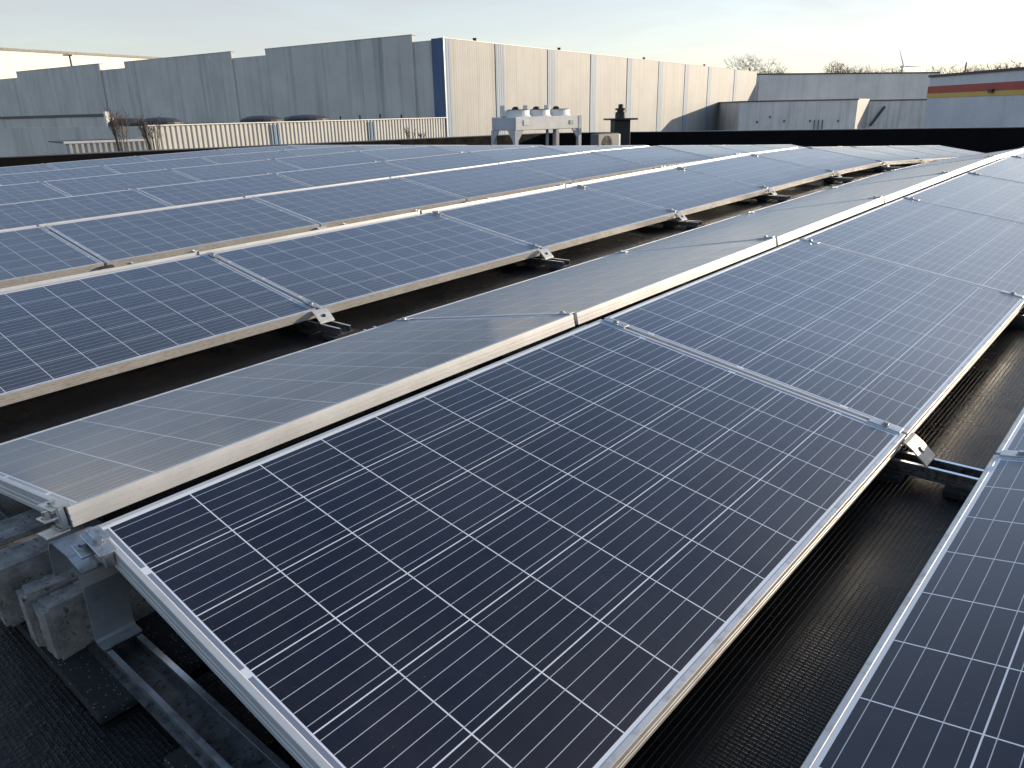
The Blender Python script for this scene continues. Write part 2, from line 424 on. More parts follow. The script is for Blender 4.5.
def parapet(a, b, label):
    zt = a.z
    e = empty('parapet_wall', wall_frame(a, b), label, 'parapet', 'black parapet round the roof')
    n = wlen(a, b)
    MB().box((0, 0, GZ), (n, .28, zt - .03)).build('wall', M_para, e)
    MB().box((0, -.02, zt - .03), (n, .30, zt), bevel=.006).build('coping', M_cop, e)
parapet(PA, PB, 'long black roof parapet on the left, in front of the cream annex')
parapet(PB, PC2, 'black roof parapet on the right, behind the outdoor units')

# ---- panel prototype ----
def frame_bm():
    m = MB(); bm = m.bm
    prof = [(0, 0), (0, .010), (.0014, .0108), (.0014, .0128), (0, .0136), (0, .022), (.0014, .0228), (.0014, .0248), (0, .0256), (0, Hf - .001), (.001, Hf),
            (.0105, Hf), (.0115, Hf - .0008), (.0115, Hf - .009), (.003, Hf - .009), (.003, .002), (.026, .002), (.026, 0)]
    rings = []
    for sx, sy in ((-1, -1), (1, -1), (1, 1), (-1, 1)):
        rings.append([bm.verts.new((sx * (Lm / 2 - d), sy * (Wp / 2 - d), z)) for d, z in prof])
    n = len(prof)
    for i in range(4):
        p, q = rings[i], rings[(i + 1) % 4]
        for j in range(n): bm.faces.new((p[j], q[j], q[(j+1) % n], p[(j+1) % n]))
    return m
me_frame = frame_bm().mesh('frame', M_frame)
me_glass = MB().box((-Lm/2 + .0118, -Wp/2 + .0118, Hf - .0065), (Lm/2 - .0118, Wp/2 - .0118, Hf - .0018)).mesh('glass_laminate', M_glass)
me_box = MB().box((-.06, Wp/2 - .16, .008), (.06, Wp/2 - .06, Hf - .008), bevel=.004).mesh('junction_box', M_black)

def panel_matrix(row, k, side):
    y0, h, dx = ROWS[row]
    xa, xb = k * LP + dx, (k + 1) * LP + dx
    xm = (xa + xb) / 2; zr = h + zc(xm)
    ct, st = cos(T), sin(T)
    s = 1 if side == 'R' else -1
    top = Vector((xm, y0 - s * (RG + Wp / 2 * ct), zr - Wp / 2 * st))
    m = Matrix.Rotation(-slope(k * LP, (k + 1) * LP), 4, 'Y')
    if s < 0: m = m @ Matrix.Rotation(pi, 4, 'Z')
    if s < 0: m = Matrix.Rotation(-slope(k * LP, (k + 1) * LP), 4, 'Y') @ Matrix.Rotation(pi, 4, 'Z')
    m = m @ Matrix.Rotation(T, 4, 'X')
    jit = Matrix.Rotation(R(random.uniform(-.18, .18)), 4, 'X') @ Matrix.Rotation(R(random.uniform(-.10, .10)), 4, 'Y')
    m = Matrix.Translation(top) @ m @ jit @ Matrix.Translation((0, 0, -Hf))
    return MR @ m

ROWNAME = {'Z': 'nearest row at the lower right corner', 'A': 'front row', 'B': 'second row beyond dark valley', 'C': 'third row from camera',
           'D': 'fourth row from camera', 'E': 'fifth row from camera', 'F': 'sixth row from camera', 'G': 'farthest row at parapet'}
ORD = ['first', 'second', 'third', 'fourth', 'fifth', 'sixth', 'seventh', 'eighth', 'ninth', 'tenth', 'eleventh', 'twelfth']
proto = None
def put_panel(row, k, side):
    global proto
    face = 'right-facing slope' if side == 'R' else 'left-facing slope'
    if (row, k, side) == ('A', 0, 'R'): lab = 'big dark blue solar panel filling the foreground, nearest of the front row'
    elif (row, k, side) == ('A', 0, 'L'): lab = 'brownish glossy solar panel tilted away behind the foreground panel, above the concrete blocks'
    elif row == 'Z': lab = ['dark solar panel cut off by the lower right corner', 'small corner of solar panel at the right edge beyond the clamp', 'solar panel just beyond the right edge'][k]
    else:
        lab = '%s solar panel %s from near end, %s, %s' % ({'R': 'blue', 'L': 'grey'}[side], ORD[k], face, ROWNAME[row])
    if proto is None:
        o = empty('solar_panel', panel_matrix(row, k, side), lab, 'solar panel', 'solar panels on the flat roof')
        link_mesh('frame', me_frame, o); link_mesh('glass_laminate', me_glass, o); link_mesh('junction_box', me_box, o)
        proto = o
    else:
        o = copy_tree(proto); o.matrix_world = panel_matrix(row, k, side)
        o['label'] = lab
for row in 'AZBCDEFG':
    n = {'Z': 3, 'A': 11, 'B': 10, 'C': 9}.get(row, 8)
    if row != 'Z':
        for k in range(n): put_panel(row, k, 'R')
    if row in 'AZBC':
        for k in range(3 if row == 'Z' else (11 if row == 'A' else 6)): put_panel(row, k, 'L')

# ---- mounting frames: one under every joint of every row ----
def bent(pts, wth, th):
    """sheet strip bent along a polyline in (y,z), width along x"""
    m = MB(); bm = m.bm; n = len(pts); P = [Vector((0, p[0], p[1])) for p in pts]
    rings = []
    for i, p in enumerate(P):
        a = P[max(0, i-1)]; b = P[min(n-1, i+1)]; d = (b - a).normalized(); nn = Vector((0, -d.z, d.y))
        w = wth[i] if isinstance(wth, list) else wth
        rings.append([bm.verts.new(p + nn * s * th / 2 + Vector((q * w / 2, 0, 0))) for q, s in ((-1,-1),(1,-1),(1,1),(-1,1))])
    for r1, r2 in zip(rings, rings[1:]):
        for i in range(4): bm.faces.new((r1[i], r1[(i+1)%4], r2[(i+1)%4], r2[i]))
    bm.faces.new(rings[0][::-1]); bm.faces.new(rings[-1])
    return m
def arc(cy, cz, r, a0, a1, n=5): return [(cy + r * cos(R(a0 + (a1-a0) * i / n)), cz + r * sin(R(a0 + (a1-a0) * i / n))) for i in range(n + 1)]
ct, st = cos(T), sin(T)
FB = ROOF + .055                   # foot level on the rail
# ridge bracket: arch of bent sheet with two feet
left_leg = [(.150, FB + .003), (.108, FB + .003), (.100, FB + .012), (.072, -.075)]
br_pts = [(-.098, FB + .003), (-.070, FB + .003), (-.064, FB + .010), (-.078, -.100), (-.074, -.075), (-.06, -.056), (-.04, -.048), (.04, -.048), (.06, -.056), (.076, -.075), (.083, -.100), (.105, FB + .010), (.111, FB + .003), (.150, FB + .003)]
me_bracket = bent(br_pts, .074, .004).mesh('ridge_bracket', M_plate)
def rail_bm():
    m = MB(); y0, y1 = -1.23, 1.23; z0 = ROOF + .022
    prof = [(-.043, 0), (.043, 0), (.043, .003), (.029, .004), (.029, .0279), (.0255, .0279), (.025, .006),
            (-.025, .006), (-.0255, .0279), (-.029, .0279), (-.029, .004), (-.043, .003)]
    m.prism([(x, y0, z0 + z) for x, z in prof], (0, y1 - y0, 0))
    lp = MB()
    for s in (-1, 1):
        lp.prism([(s * x, y0, z0 + z) for x, z in ((.034, .0281), (.034, .0312), (.0235, .0312), (.0235, .0281))], (0, y1 - y0, 0))
    return m, lp
rb_, lp_ = rail_bm()
me_rail = rb_.mesh('base_rail', M_rail); me_lip = lp_.mesh('rail_lips', M_lip)
ylow = RG + Wp * ct; zlow = -Wp * st
def tab(s):
    # bright tab holding the low edge, curling down over the rail
    p = [(-(ylow + .0035), zlow - .010), (-(ylow + .012), zlow - .013), (-(ylow + .030), zlow - .026), (-(ylow + .060), zlow - .054), (-(ylow + .066), ROOF + .056)]
    return bent([(-q * s if s < 0 else q, z) for q, z in p], .080, .004)
M_tab = simple('bright_bracket', (.74, .72, .68), .45, .25, .12, 20)
me_tab = [tab(1).mesh('low_bracket', M_tab), tab(-1).mesh('low_bracket', M_tab)]
me_hole = [MB().tube((0, s * -(ylow + .040), zlow - .0352), (0, s * -(ylow + .0440), zlow - .0308), .009, n=10).mesh('slot', M_black) for s in (1, -1)]
def pad(y): return MB().box((-.075, y - .05, ROOF + .002), (.075, y + .05, ROOF + .022), bevel=.003)
me_pads = [pad(y).mesh('rubber_pad', M_rub) for y in (-1.20, -1.0, -.45, 0, .45, 1.0, 1.20)]
def clamp_at(s, q):
    """clamp bar lying in the joint; q = distance below the ridge edge along the slope"""
    m = MB(); a = Matrix.Identity(4) if s > 0 else Matrix.Rotation(pi, 4, 'Z')
    a = a @ Matrix.Translation((0, -RG, 0)) @ Matrix.Rotation(T, 4, 'X')
    m.box((-.016, -q - .042, .0015), (.016, -q + .042, .0045), a, bevel=.0008)
    m.box((-.0075, -q - .040, -.03), (.0075, -q + .040, .0014), a)
    bm_ = MB(); c0 = a @ Vector((0, -q, .0046)); c1 = a @ Vector((0, -q, .0120)); c2 = a @ Vector((0, -q, .0065))
    bm_.tube(c0, c2, .0115, n=12); bm_.tube(c2, c1, .0078, n=6)
    return m, bm_
CL = []
for s in (1, -1):
    for q in (.055, Wp - .055):
        a, b = clamp_at(s, q); CL.append((a.mesh('clamp', M_alu), b.mesh('bolt', M_steel)))

def make_mount(row, k, end=False):
    y0, h, dx = ROWS[row]; x = k * LP + dx
    m = MR @ Matrix.Translation((x, y0, h * 0 + zc(k * LP))) @ Matrix.Rotation(-slope(k * LP - .8, k * LP + .8) if k else 0, 4, 'Y')
    return m
mount0 = None
MNT = 'mounting rail sets under the panel joints'
def put_mount(row, k):
    global mount0
    h = ROWS[row][1]
    if (row, k) == ('A', 0): lab = 'aluminium mounting rail and arched bracket beside the concrete blocks at the bottom left'
    elif (row, k) == ('A', 1): lab = 'mounting rail with a bright cream tab below the foreground panel\'s far lower corner'
    else: lab = 'mounting rail with clamps at the %s joint of the %s' % (ORD[k], ROWNAME[row])
    if mount0 is None:
        o = empty('mounting_rail', make_mount(row, k), lab, 'mounting rail', MNT)
        link_mesh('rail_lips', me_lip, link_mesh('base_rail', me_rail, o)); link_mesh('ridge_bracket', me_bracket, o)
        for t_, hh in zip(me_tab, me_hole): link_mesh('slot', hh, link_mesh('low_bracket', t_, o))
        for p in me_pads: link_mesh('rubber_pad', p, o)
        for c, b in CL: link_mesh('bolt', b, link_mesh('clamp', c, o))
        mount0 = o
    else:
        o = copy_tree(mount0); o.matrix_world = make_mount(row, k); o['label'] = lab
    return o
for row in 'ABCDEFG':
    for k in range(0, 11 if row == 'A' else 8): 
        if k == 0 and row != 'A': continue
        put_mount(row, k)
zc_ = empty('joint_clamp', make_mount('Z', 1), 'steel clamp with a bolt on the panel joint at the right edge', 'clamp')
zc_.matrix_world = MR @ Matrix.Translation((0, 0, ROWS['Z'][1])) @ MRi @ zc_.matrix_world
for c, b in CL[2:]: link_mesh('bolt', b, link_mesh('clamp', c, zc_))
link_mesh('ridge_bracket', me_bracket, zc_)

# end clamps at the open end of the front row, on lugs of the ridge bracket
ec = empty('end_clamp', MR @ Matrix.Translation((0, 0, 0)), 'silver end clamp with a hex bolt on the near corner of the foreground panel', 'clamp', 'end clamps at the open end of the front row')
def end_clamp(parent, s):
    a = (Matrix.Identity(4) if s > 0 else Matrix.Scale(-1, 4, (0, 1, 0))) @ Matrix.Translation((0, -RG, 0)) @ Matrix.Rotation(T, 4, 'X')
    m = MB()
    m.box((-.040, -.062, -.046), (.006, -.008, -.042), a)                 # lug
    m.box((-.012, -.060, -.041), (.008, -.010, -.037), a)
    m.box((-.004, -.060, -.037), (.0055, -.010, .0035), a)               # upright
    m.box((-.004, -.060, .0036), (.020, -.010, .0075), a, bevel=.001)    # lip over the frame
    m.box((-.034, -.060, -.016), (-.0042, -.010, -.011), a, bevel=.001)    # bolt shelf
    m.build('body', M_alu, parent)
    b = MB(); b.tube(a @ Vector((-.020, -.035, -.0108)), a @ Vector((-.020, -.035, -.008)), .011, n=14)
    b.tube(a @ Vector((-.020, -.035, -.008)), a @ Vector((-.020, -.035, .002)), .008, n=6); b.build('bolt', M_steel, parent)
end_clamp(ec, 1)
ec2 = empty('end_clamp', MR.copy(), 'silver end clamp with a bolt on the left-facing panel, above the concrete blocks', 'clamp', 'end clamps at the open end of the front row')
end_clamp(ec2, -1)

# ---- ballast blocks on rubber mat at the open end ----
def rough_block(lo, hi, seed):
    bm = bmesh.new(); c = [(a + b) / 2 for a, b in zip(lo, hi)]; s_ = [b - a for a, b in zip(lo, hi)]
    bmesh.ops.create_cube(bm, size=1)
    bmesh.ops.bevel(bm, geom=bm.edges[:], offset=.045, segments=2, affect='EDGES')
    bmesh.ops.subdivide_edges(bm, edges=bm.edges[:], cuts=5, use_grid_fill=True)
    for v in bm.verts:
        p = Vector((v.co.x * s_[0], v.co.y * s_[1], v.co.z * s_[2]))
        nn = noise.noise(p * 38 + Vector((seed * 9.1, 0, 0))) * .004 + noise.noise(p * 110 + Vector((0, seed * 5, 0))) * .0022
        v.co = p + v.co.normalized() * nn
    m = MB(); m.bm.free(); m.bm = bm; return m, c
mat_o = MB().box((-.105, -.225, ROOF + .0025), (.26, .62, ROOF + .021), bevel=.004)
mo = mat_o.build('rubber_mat', M_rub, mtx=MR); tag(mo, 'black speckled rubber mat under the concrete blocks at the bottom left', 'mat')
for i, (lo, hi, a, lab) in enumerate([
        ((-.095, -.008, ROOF + .0225), (-.0385 + .16, .050, -.150), 2, 'weathered concrete block right beside the arched bracket, nearest the camera'),
        ((-.105, .053, ROOF + .0225), (.13, .100, -.142), -3, 'thin concrete block squeezed just behind the nearest block'),
        ((-.125, .185, ROOF + .0225), (.12, .285, -.135), 1, 'brown topped concrete block at the left edge behind the bracket leg'),
        ((-.10, .30, ROOF + .0225), (.14, .41, -.13), -2, 'grey concrete block farthest back under the left-facing panel')]):
    m, c = rough_block(lo, hi, i)
    o = m.build('concrete_block', M_conc, mtx=MR @ Matrix.Translation(c) @ Matrix.Rotation(R(a), 4, 'Z'))
    tag(o, lab, 'concrete block', 'ballast blocks on the rubber mat')

# ------------------------------------------------------------------ neighbouring buildings
def footprint(m, pts, z0, z1):
    m.prism([(p[0], p[1], z0) for p in pts], (0, 0, z1 - z0)); return m
HC = at_z(443, 38, 5.8); HE = at_z(757, 72, 5.8); HL = at_z(0, 78.5, 5.8)
dL = (HL - HC).normalized(); HL2 = HC + (HL - HC) * 1.5
dE = (HE - HC).normalized()
hall = empty('warehouse', wall_frame(HC, HE), 'tall grey and cream corrugated warehouse with stepped roofline and blue stripes', 'warehouse')
hi_ = hall.matrix_world.inverted()
nE = wlen(HC, HE); nL = wlen(HC, HL2)
# sunlit long wall (x along the wall) and weathered end wall, plus rear walls and roof
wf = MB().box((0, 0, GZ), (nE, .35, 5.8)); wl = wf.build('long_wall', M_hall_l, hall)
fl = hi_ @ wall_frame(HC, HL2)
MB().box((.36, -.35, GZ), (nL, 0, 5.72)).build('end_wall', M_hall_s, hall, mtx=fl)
p4 = hi_ @ (HL2 + (HE - HC)); p3 = hi_ @ HL2; p2 = Vector((nE, .36, 0)); p1 = hi_ @ (HC + dL * .36 + dE * .36)
fr = MB(); fr.prism([(p1.x, p1.y, 5.2), (p2.x, p2.y, 5.2), (p4.x, p4.y, 5.2), (p3.x, p3.y, 5.2)], (0, 0, .15)); fr.build('roof', M_rooff, hall)
MB().box((.4, .003, GZ), (wlen(HE, HL2 + (HE - HC)), .3, 5.15)).build('rear_wall', M_hall_s, hall, mtx=hi_ @ wall_frame(HE, HL2 + (HE - HC)))
for px in (500, 551, 593, 629, 660, 686, 709, 735):
    q = on_wall(px, 85, HC, HE); s = wlen(HC, q); w = .62
    MB().box((s - w, -.05, GZ), (s + w, -.003, 5.77)).build('blue_stripe', M_blue, hall)
MB().box((-.05, -.05, GZ), (.05, -.003, 5.90)).build('corner_flashing', M_flash, hall)
MB().box((.055, -.045, GZ), (.75, -.003, 5.78)).build('blue_stripe', M_blue, hall)
# deep blue band on the end wall near the corner
s0 = wlen(HC, on_wall(433.5, 80, HC, HL)); MB().box((.12, .003, GZ), (s0, .06, 5.82)).build('blue_band', M_blue_d, hall, mtx=fl)
# raised parapet sheets along the end wall
for pa, pb, yl, yr in ((17, 100, 71.5, 64.5), (125, 232, 62, 52), (266, 413, 49, 35.5)):
    a = on_wall(pa, yl, HC, HL); b = on_wall(pb, yr, HC, HL); sa, sb = wlen(HC, a), wlen(HC, b)
    z = (a.z + b.z) / 2
    MB().box((sb, .003, -.6), (sa, .13, z)).build('raised_sheet', M_hall_s, hall, mtx=fl)
    MB().box((sb - .05, -.37, z + .003), (sa + .05, .16, z + .05)).build('cap_flashing', M_hall_s, hall, mtx=fl)
MB().box((0, -.03, 5.803), (nE, .4, 5.84)).build('cap_flashing', M_cop, hall)
for px in (476, 560, 645, 706):
    s = wlen(HC, on_wall(px, 50, HC, HE)); MB().tube((s, .1, 5.84), (s, .1, 6.05), .12, .16, 8).build('roof_vent', M_dark, hall)
for px, py in ((68, 67), (210, 56)):
    s = wlen(HC, on_wall(px, py, HC, HL)); MB().tube((s, .0, 5.75), (s, .0, 6.1), .16, .16, 8).build('roof_vent', M_white, hall, mtx=fl)

# low annex in front of the end wall: cream ribbed fascia, dark flat roof, domes
FA = on_wall(145, 123, HC, HE); FB_ = HC.copy()
AX = empty('annex_building', wall_frame(FA, FB_), 'low annex with a sunlit cream ribbed front below the grey end wall', 'annex')
nA = wlen(FA, FB_); zA = .40
def ribbed(n, y1, z0, z1, per, depth):
    pts = []
    k = int(n / per)
    for i in range(k):
        x = i * per; pts += [(x, 0), (x + per * .42, 0), (x + per * .52, -depth), (x + per * .90, -depth)]
    pts += [(k * per, 0), (k * per, y1), (0, y1)]
    return MB().prism([(x, y, z0) for x, y in pts], (0, 0, z1 - z0))
ribbed(nA - .1, .3, GZ, zA, .30, .055).build('ribbed_front', M_fas, AX)
axi = AX.matrix_world.inverted()
MB().box((0, -.13, zA + .003), (nA - .1, .34, zA + .05)).build('cap_flashing', M_white, AX)
q0 = axi @ FA; q1 = axi @ (HC - dE * .15); q2 = axi @ (HC + dL * 60 - dE * .2 + Vector((-.2, 0, 0))); q3 = axi @ (FA + dL * 60)
f = MB(); f.prism([(0, .31, zA - .3), (nA - .15, .31, zA - .3), (q2.x - .3, q2.y, zA - .3), (q3.x, q3.y, zA - .3)], (0, 0, .2)); f.build('roof', M_rooff, AX)
flA = axi @ wall_frame(FA, FA + dL * 60)
MB().box((.31, 0, GZ), (60, .3, zA)).build('side_wall', M_hall_s, AX, mtx=flA)
for px in (274.5, 372):
    s = wlen(FA, on_wall(px, 130, HC, HE)); w = (wlen(FA, on_wall(px + 4.6, 130, HC, HE)) - s)
    ribbed(2 * w, .02, GZ, zA - .1, .30, .05).build('blue_panel', M_blue, AX, mtx=Matrix.Translation((s - w, -.115, 0)))
for px, dd, rr in ((128, 3.0, 1.0), (160, 2.0, 1.15), (262, 3, 1.3), (306, 3, 1.5)):
    b_ = on_wall(px, 118, HC + dL * dd, HE + dL * dd); p = axi @ b_
    sk = MB(); sk.lathe([(rr * 1.0, zA - .1), (rr * 1.0, zA + .16), (rr * .9, zA + .24), (rr * .6, zA + .36), (.02, zA + .42)], 20, (p.x, p.y, 0))
    d_ = sk.build('roof_dome', M_dome, AX, smooth=False)
for k in range(9):       # stored items and pipes along the foot of the end wall
    p = axi @ (HC + dL * (3 + k * 2.2) - dE * .8 + Vector((-.8, 0, 0)))
    MB().tube((p.x, p.y, zA - .1), (p.x, p.y, zA + .25 + .2 * random.random()), .06, n=6).build('roof_pipe', M_dark, AX)

# grey block left of the annex with a dark cap line and white corner post
GA = at_depth(105, 116.5, 46); GB = at_depth(-90, 121.5, 63); 
GK = empty('grey_building', wall_frame(GA, GB), 'plain grey building block at the left edge with a white corner post', 'building')
nG = wlen(GA, GB); zG = GA.z
MB().box((0, -.5, GZ), (nG, 0, zG)).build('wall', M_hall_s, GK)
MB().box((-.05, -.55, zG + .003), (nG, .06, zG + .16)).build('dark_cap', M_dark, GK)
MB().box((-.22, -.16, zG - .75), (-.003, .07, zG + .28)).build('corner_post', M_white, GK)
# lower cream loading canopy in front
KA = at_depth(65, 141.5, 34); KB = at_depth(147, 139, 36)
KN = empty('loading_canopy', wall_frame(KA, KB), 'short cream ribbed loading canopy behind the left parapet', 'canopy')
nK = wlen(KA, KB)
ribbed(nK, 4.5, KA.z - 2.2, KA.z - .10, .24, .07).build('ribbed_band', M_fas, KN)
MB().box((-.06, -.09, KA.z - .097), (nK + .06, .1, KA.z)).build('cap_flashing', M_white, KN)
MB().box((0, .103, KA.z - .097), (nK, 4.5, KA.z - .05)).build('roof', M_rooff, KN)
for x in (.3, nK - .3):
    MB().box((x - .12, .3, GZ), (x + .12, .54, KA.z - 2.203)).build('leg', M_grey, KN)

# bright cream hall far left, with a lamp post before it
WA = at_depth(-120, 43.5, 118); WB = at_depth(175, 60.2, 175)
WH = empty('white_hall', wall_frame(WA, WB), 'bright cream sunlit hall behind the grey end wall, far left', 'hall')
nW = wlen(WA, WB)
MB().prism([(0, 0, GZ), (nW, 0, GZ), (nW, 0, WB.z), (0, 0, WA.z)], (0, 40, 0)).build('wall', M_cream, WH)
MB().prism([(-.3, -.2, WA.z + .01), (nW + .3, -.2, WB.z + .01), (nW + .3, -.2, WB.z + .45), (-.3, -.2, WA.z + .45)], (0, 40.4, 0)).build('roof_edge', M_dark, WH)
p = at_depth(70.5, 60, 112); pt = at_depth(69, 56, 112)
SLm = empty('street_lamp', Matrix.Translation((p.x, p.y, GZ)), 'slim dark street lamp against the bright cream hall, far left', 'street lamp')
MB().tube((0, 0, 0), (0, 0, pt.z - GZ), .22, .14, 8).build('pole', M_dark, SLm)
MB().box((-.9, -.2, pt.z - GZ), (.3, .2, pt.z - GZ + .16), bevel=.03).build('lamp_head', M_dark, SLm)

# far right hall (shaded) and low blocks before it
RA = at_depth(757, 75.0, 119.5); RB = at_depth(940, 73.6, 127)
RH = empty('far_hall', wall_frame(RA, RB), 'plain pale grey hall in shade at the end of the long warehouse', 'hall')
nR = wlen(RA, RB)
MB().box((0, 0, GZ), (nR, 25, RA.z)).build('wall', M_far, RH)
MB().box((-.1, -.08, RA.z + .003), (nR, 25.1, RA.z + .22)).build('cap_flashing', M_cop, RH)
MB().box((.3, -.25, GZ), (1.9, -.003, RA.z - .02)).build('pilaster', M_white, RH)
LA = at_depth(740, 102.3, 96); LB = at_depth(858, 100.3, 96)
LBK = empty('low_building', wall_frame(LA, LB), 'low grey rendered block with a pale sunlit end wall, in front of the far hall', 'building')
nB = wlen(LA, LB)
MB().box((0, 0, GZ), (nB, 14, LA.z)).build('wall', M_low, LBK)
MB().box((-.1, -.1, LA.z + .003), (nB + .1, 14.1, LA.z + .15)).build('cap_flashing', M_cop, LBK)
lbi = LBK.matrix_world.inverted(); q_ = lbi @ on_wall(868, 113, LB, LB + dE); 
MB().prism([(nB + .003, .0, GZ), (q_.x, q_.y, GZ), (q_.x - .3, q_.y + 6, GZ), (nB + .003, 10, GZ)], (0, 0, LA.z + .16 - GZ)).build('end_wall', M_hall_l, LBK)
for px, py in ((757, 122), (770, 117), (784, 121), (810, 121), (838, 121)):
    q = on_wall(px, py, LA, LB); s = wlen(LA, q)
    MB().box((s - .11, -.06, q.z - .14), (s + .11, -.003, q.z + .14)).build('wall_vent', M_vent, LBK)
for px in (814, 818, 822):
    q = on_wall(px, 124, LA, LB); s = wlen(LA, q)
    MB().tube((s, -.12, GZ), (s, -.12, q.z + .5), .07, n=6).build('drain_pipe', M_vent, LBK)
L2A = at_depth(866, 101.2, 103); L2B = at_depth(945, 100.6, 104)
L2 = empty('low_building', wall_frame(L2A, L2B), 'stained low grey block between the sunlit end wall and the striped building', 'building')
MB().box((0, 0, GZ), (wlen(L2A, L2B), 14, L2A.z)).build('wall', cladding('stained_render', (.68, .66, .63), 4.0, 0, (.24, .24, .24), .8, .003, 1.0), L2)
MB().box((0, -.1, L2A.z + .003), (wlen(L2A, L2B), 14.1, L2A.z + .15)).build('cap_flashing', M_cop, L2)
q = on_wall(877, 113, L2A, L2B); s = wlen(L2A, q)
MB().tube((s - .9, -.3, q.z - 1.6), (s + .8, -.3, q.z + .8), .16, n=6).build('drain_pipe', M_dark, L2)

SA = at_depth(930.5, 77.5, 75); SB = at_depth(1100, 62.5, 53.5)
ST = empty('striped_building', wall_frame(SA, SB), 'pale blue building with red and yellow bands at the right edge', 'building')
nS = wlen(SA, SB)
def band(px, y0, y1): return on_wall(px, y0, SA, SB).z, on_wall(px, y1, SA, SB).z
MB().box((0, 0, GZ), (nS, 18, SA.z)).build('wall', M_pale, ST)
a, b = band(960, 84.7, 92.1); MB().box((-.06, -.06, b), (nS, -.003, a)).build('red_band', M_red, ST)
a2, b2 = b - .02, band(960, 92.2, 96.8)[1]; MB().box((-.06, -.06, b2), (nS, -.003, a2)).build('yellow_band', M_yel, ST)
MB().box((-.15, -.15, SA.z + .003), (nS, 18.1, SA.z + .22)).build('roof_edge', M_dark, ST)
q = on_wall(993, 91, SA, SB); MB().box((wlen(SA, q) - .3, -.3, q.z - .12), (wlen(SA, q) + .3, -.063, q.z + .16)).build('wall_lamp', M_dark, ST)
q = on_wall(959, 75, SA, SB); MB().tube((wlen(SA, q), .5, SA.z), (wlen(SA, q), .5, SA.z + 1.1), .06, n=6).build('antenna', M_dark, ST)

# ------------------------------------------------------------------ plant on the roof
def roof_z(p):      # world height of the membrane under a world point
    a = MRi @ Vector((p.x, p.y, p.z)); z = ROOF + zc(a.x); return (MR @ Vector((a.x, a.y, z))).z
ca = at_depth(515.5, 117, 24.6); cb = at_depth(581, 118.5, 26.4)
cz_ = roof_z(ca)
DC = empty('dry_cooler', wall_frame(ca, cb), 'pale three-fan cooling unit on legs behind the panels', 'cooling unit')
n = wlen(ca, cb); zt = ca.z; zb = zt - .42; dp = 1.25
MB().box((0.01, .01, zb), (n - .01, dp, zt), bevel=.015).build('casing', M_white, DC)
MB().box((-.03, .06, zb + .02), (.008, dp - .06, zt - .03)).build('end_panel', M_grey, DC)
MB().box((n * .12, -.008, zt - .26), (n * .2, .008, zt - .10)).build('rating_plate', simple('plate_white', (.8, .8, .78), .4, 0, .05), DC)
MB().box((n * .82, -.008, zt - .27), (n * .88, .008, zt - .14)).build('badge', M_grey, DC)
for x, y in ((.04, .06), (n - .04, .06), (.04, dp - .06), (n - .04, dp - .06)):
    MB().box((x - .07, y - .06, cz_ - .3), (x + .07, y + .06, zt + .0 if x > .1 else zb)).build('leg', M_grey, DC)
for x in (n * .62, n * .73):
    MB().tube((x, .5, cz_ - .3), (x, .5, zb), .05, n=8).build('pipe', M_grey, DC)
for x0, s in ((.11, 1), (n - .11, -1)):
    MB().prism([(x0, .03, zb - .003), (x0 + s * .26, .03, zb - .003), (x0, .03, zb - .36)], (0, .05, 0)).build('gusset', M_grey, DC)
MB().prism([(-.02, .12, zb - .003), (-.02, .40, zb - .003), (-.02, .12, zb - .36)], (.04, 0, 0)).build('gusset', M_grey, DC)
MB().prism([(-.02, dp - .12, zb - .003), (-.02, dp - .40, zb - .003), (-.02, dp - .12, zb - .36)], (.04, 0, 0)).build('gusset', M_grey, DC)
for i in range(3):
    c = (n * (.18 + .31 * i), dp * .5, zt)
    sh = MB(); sh.lathe([(.52, .001), (.47, .05), (.46, .19), (.48, .20), (.48, .21), (.44, .21), (.43, .05), (.05, .03)], 28, c); fs = sh.build('fan_shroud', M_white, DC)
    gd = MB()
    for a in range(4): 
        t = pi * a / 4; gd.tube((c[0] - .44 * cos(t), c[1] - .44 * sin(t), c[2] + .22), (c[0] + .44 * cos(t), c[1] + .44 * sin(t), c[2] + .22), .012, n=5)
    gd.build('fan_guard', M_dark, fs)
    MB().lathe([(.12, .23), (.12, .27), (.07, .31), (.02, .32)], 14, c).build('fan_motor', M_black, fs)
for x in (.02, n * .34, n * .66):
    MB().box((x - .08, dp * .5 - .12, zt + .001), (x + .08, dp * .5 + .1, zt + .36), bevel=.02).build('junction_box', M_white, DC)

ua = at_depth(598.5, 134, 25.4); ub = at_depth(619, 134, 26.2)
AC = empty('air_conditioner', wall_frame(ua, ub), 'small outdoor air conditioner with a round dark fan, beside the black flue', 'air conditioner')
n = wlen(ua, ub); zt = ua.z; zb = zt - .62
MB().box((0, 0, zb), (n, .34, zt), bevel=.02).build('casing', simple('ac_grey', (.15, .148, .14), .5, 0, .1), AC)
g_ = MB(); cx, cz2 = n * .42, (zt + zb) / 2 - .02
for rr in (.08, .14, .20, .255):
    for i in range(24):
        t0, t1 = 2*pi*i/24, 2*pi*(i+1)/24
        g_.tube((cx + rr*cos(t0), -.02, cz2 + rr*sin(t0)), (cx + rr*cos(t1), -.02, cz2 + rr*sin(t1)), .008, n=4, cap=False)
fg = g_.build('fan_grille', M_dark, AC)
fr = MB(); fr.prism([(cx + .26*cos(2*pi*i/28), -.004, cz2 + .26*sin(2*pi*i/28)) for i in range(28)], (0, .003, 0)); fr.build('fan_opening', M_black, AC)
MB().box((n + .002, .02, zb + .05), (n + .14, .30, zt - .03), bevel=.02).build('side_cover', M_white, AC)
for x in (.1, n - .1): MB().box((x - .04, .02, roof_z(ua) - .3), (x + .04, .32, zb - .003)).build('leg', M_dark, AC)

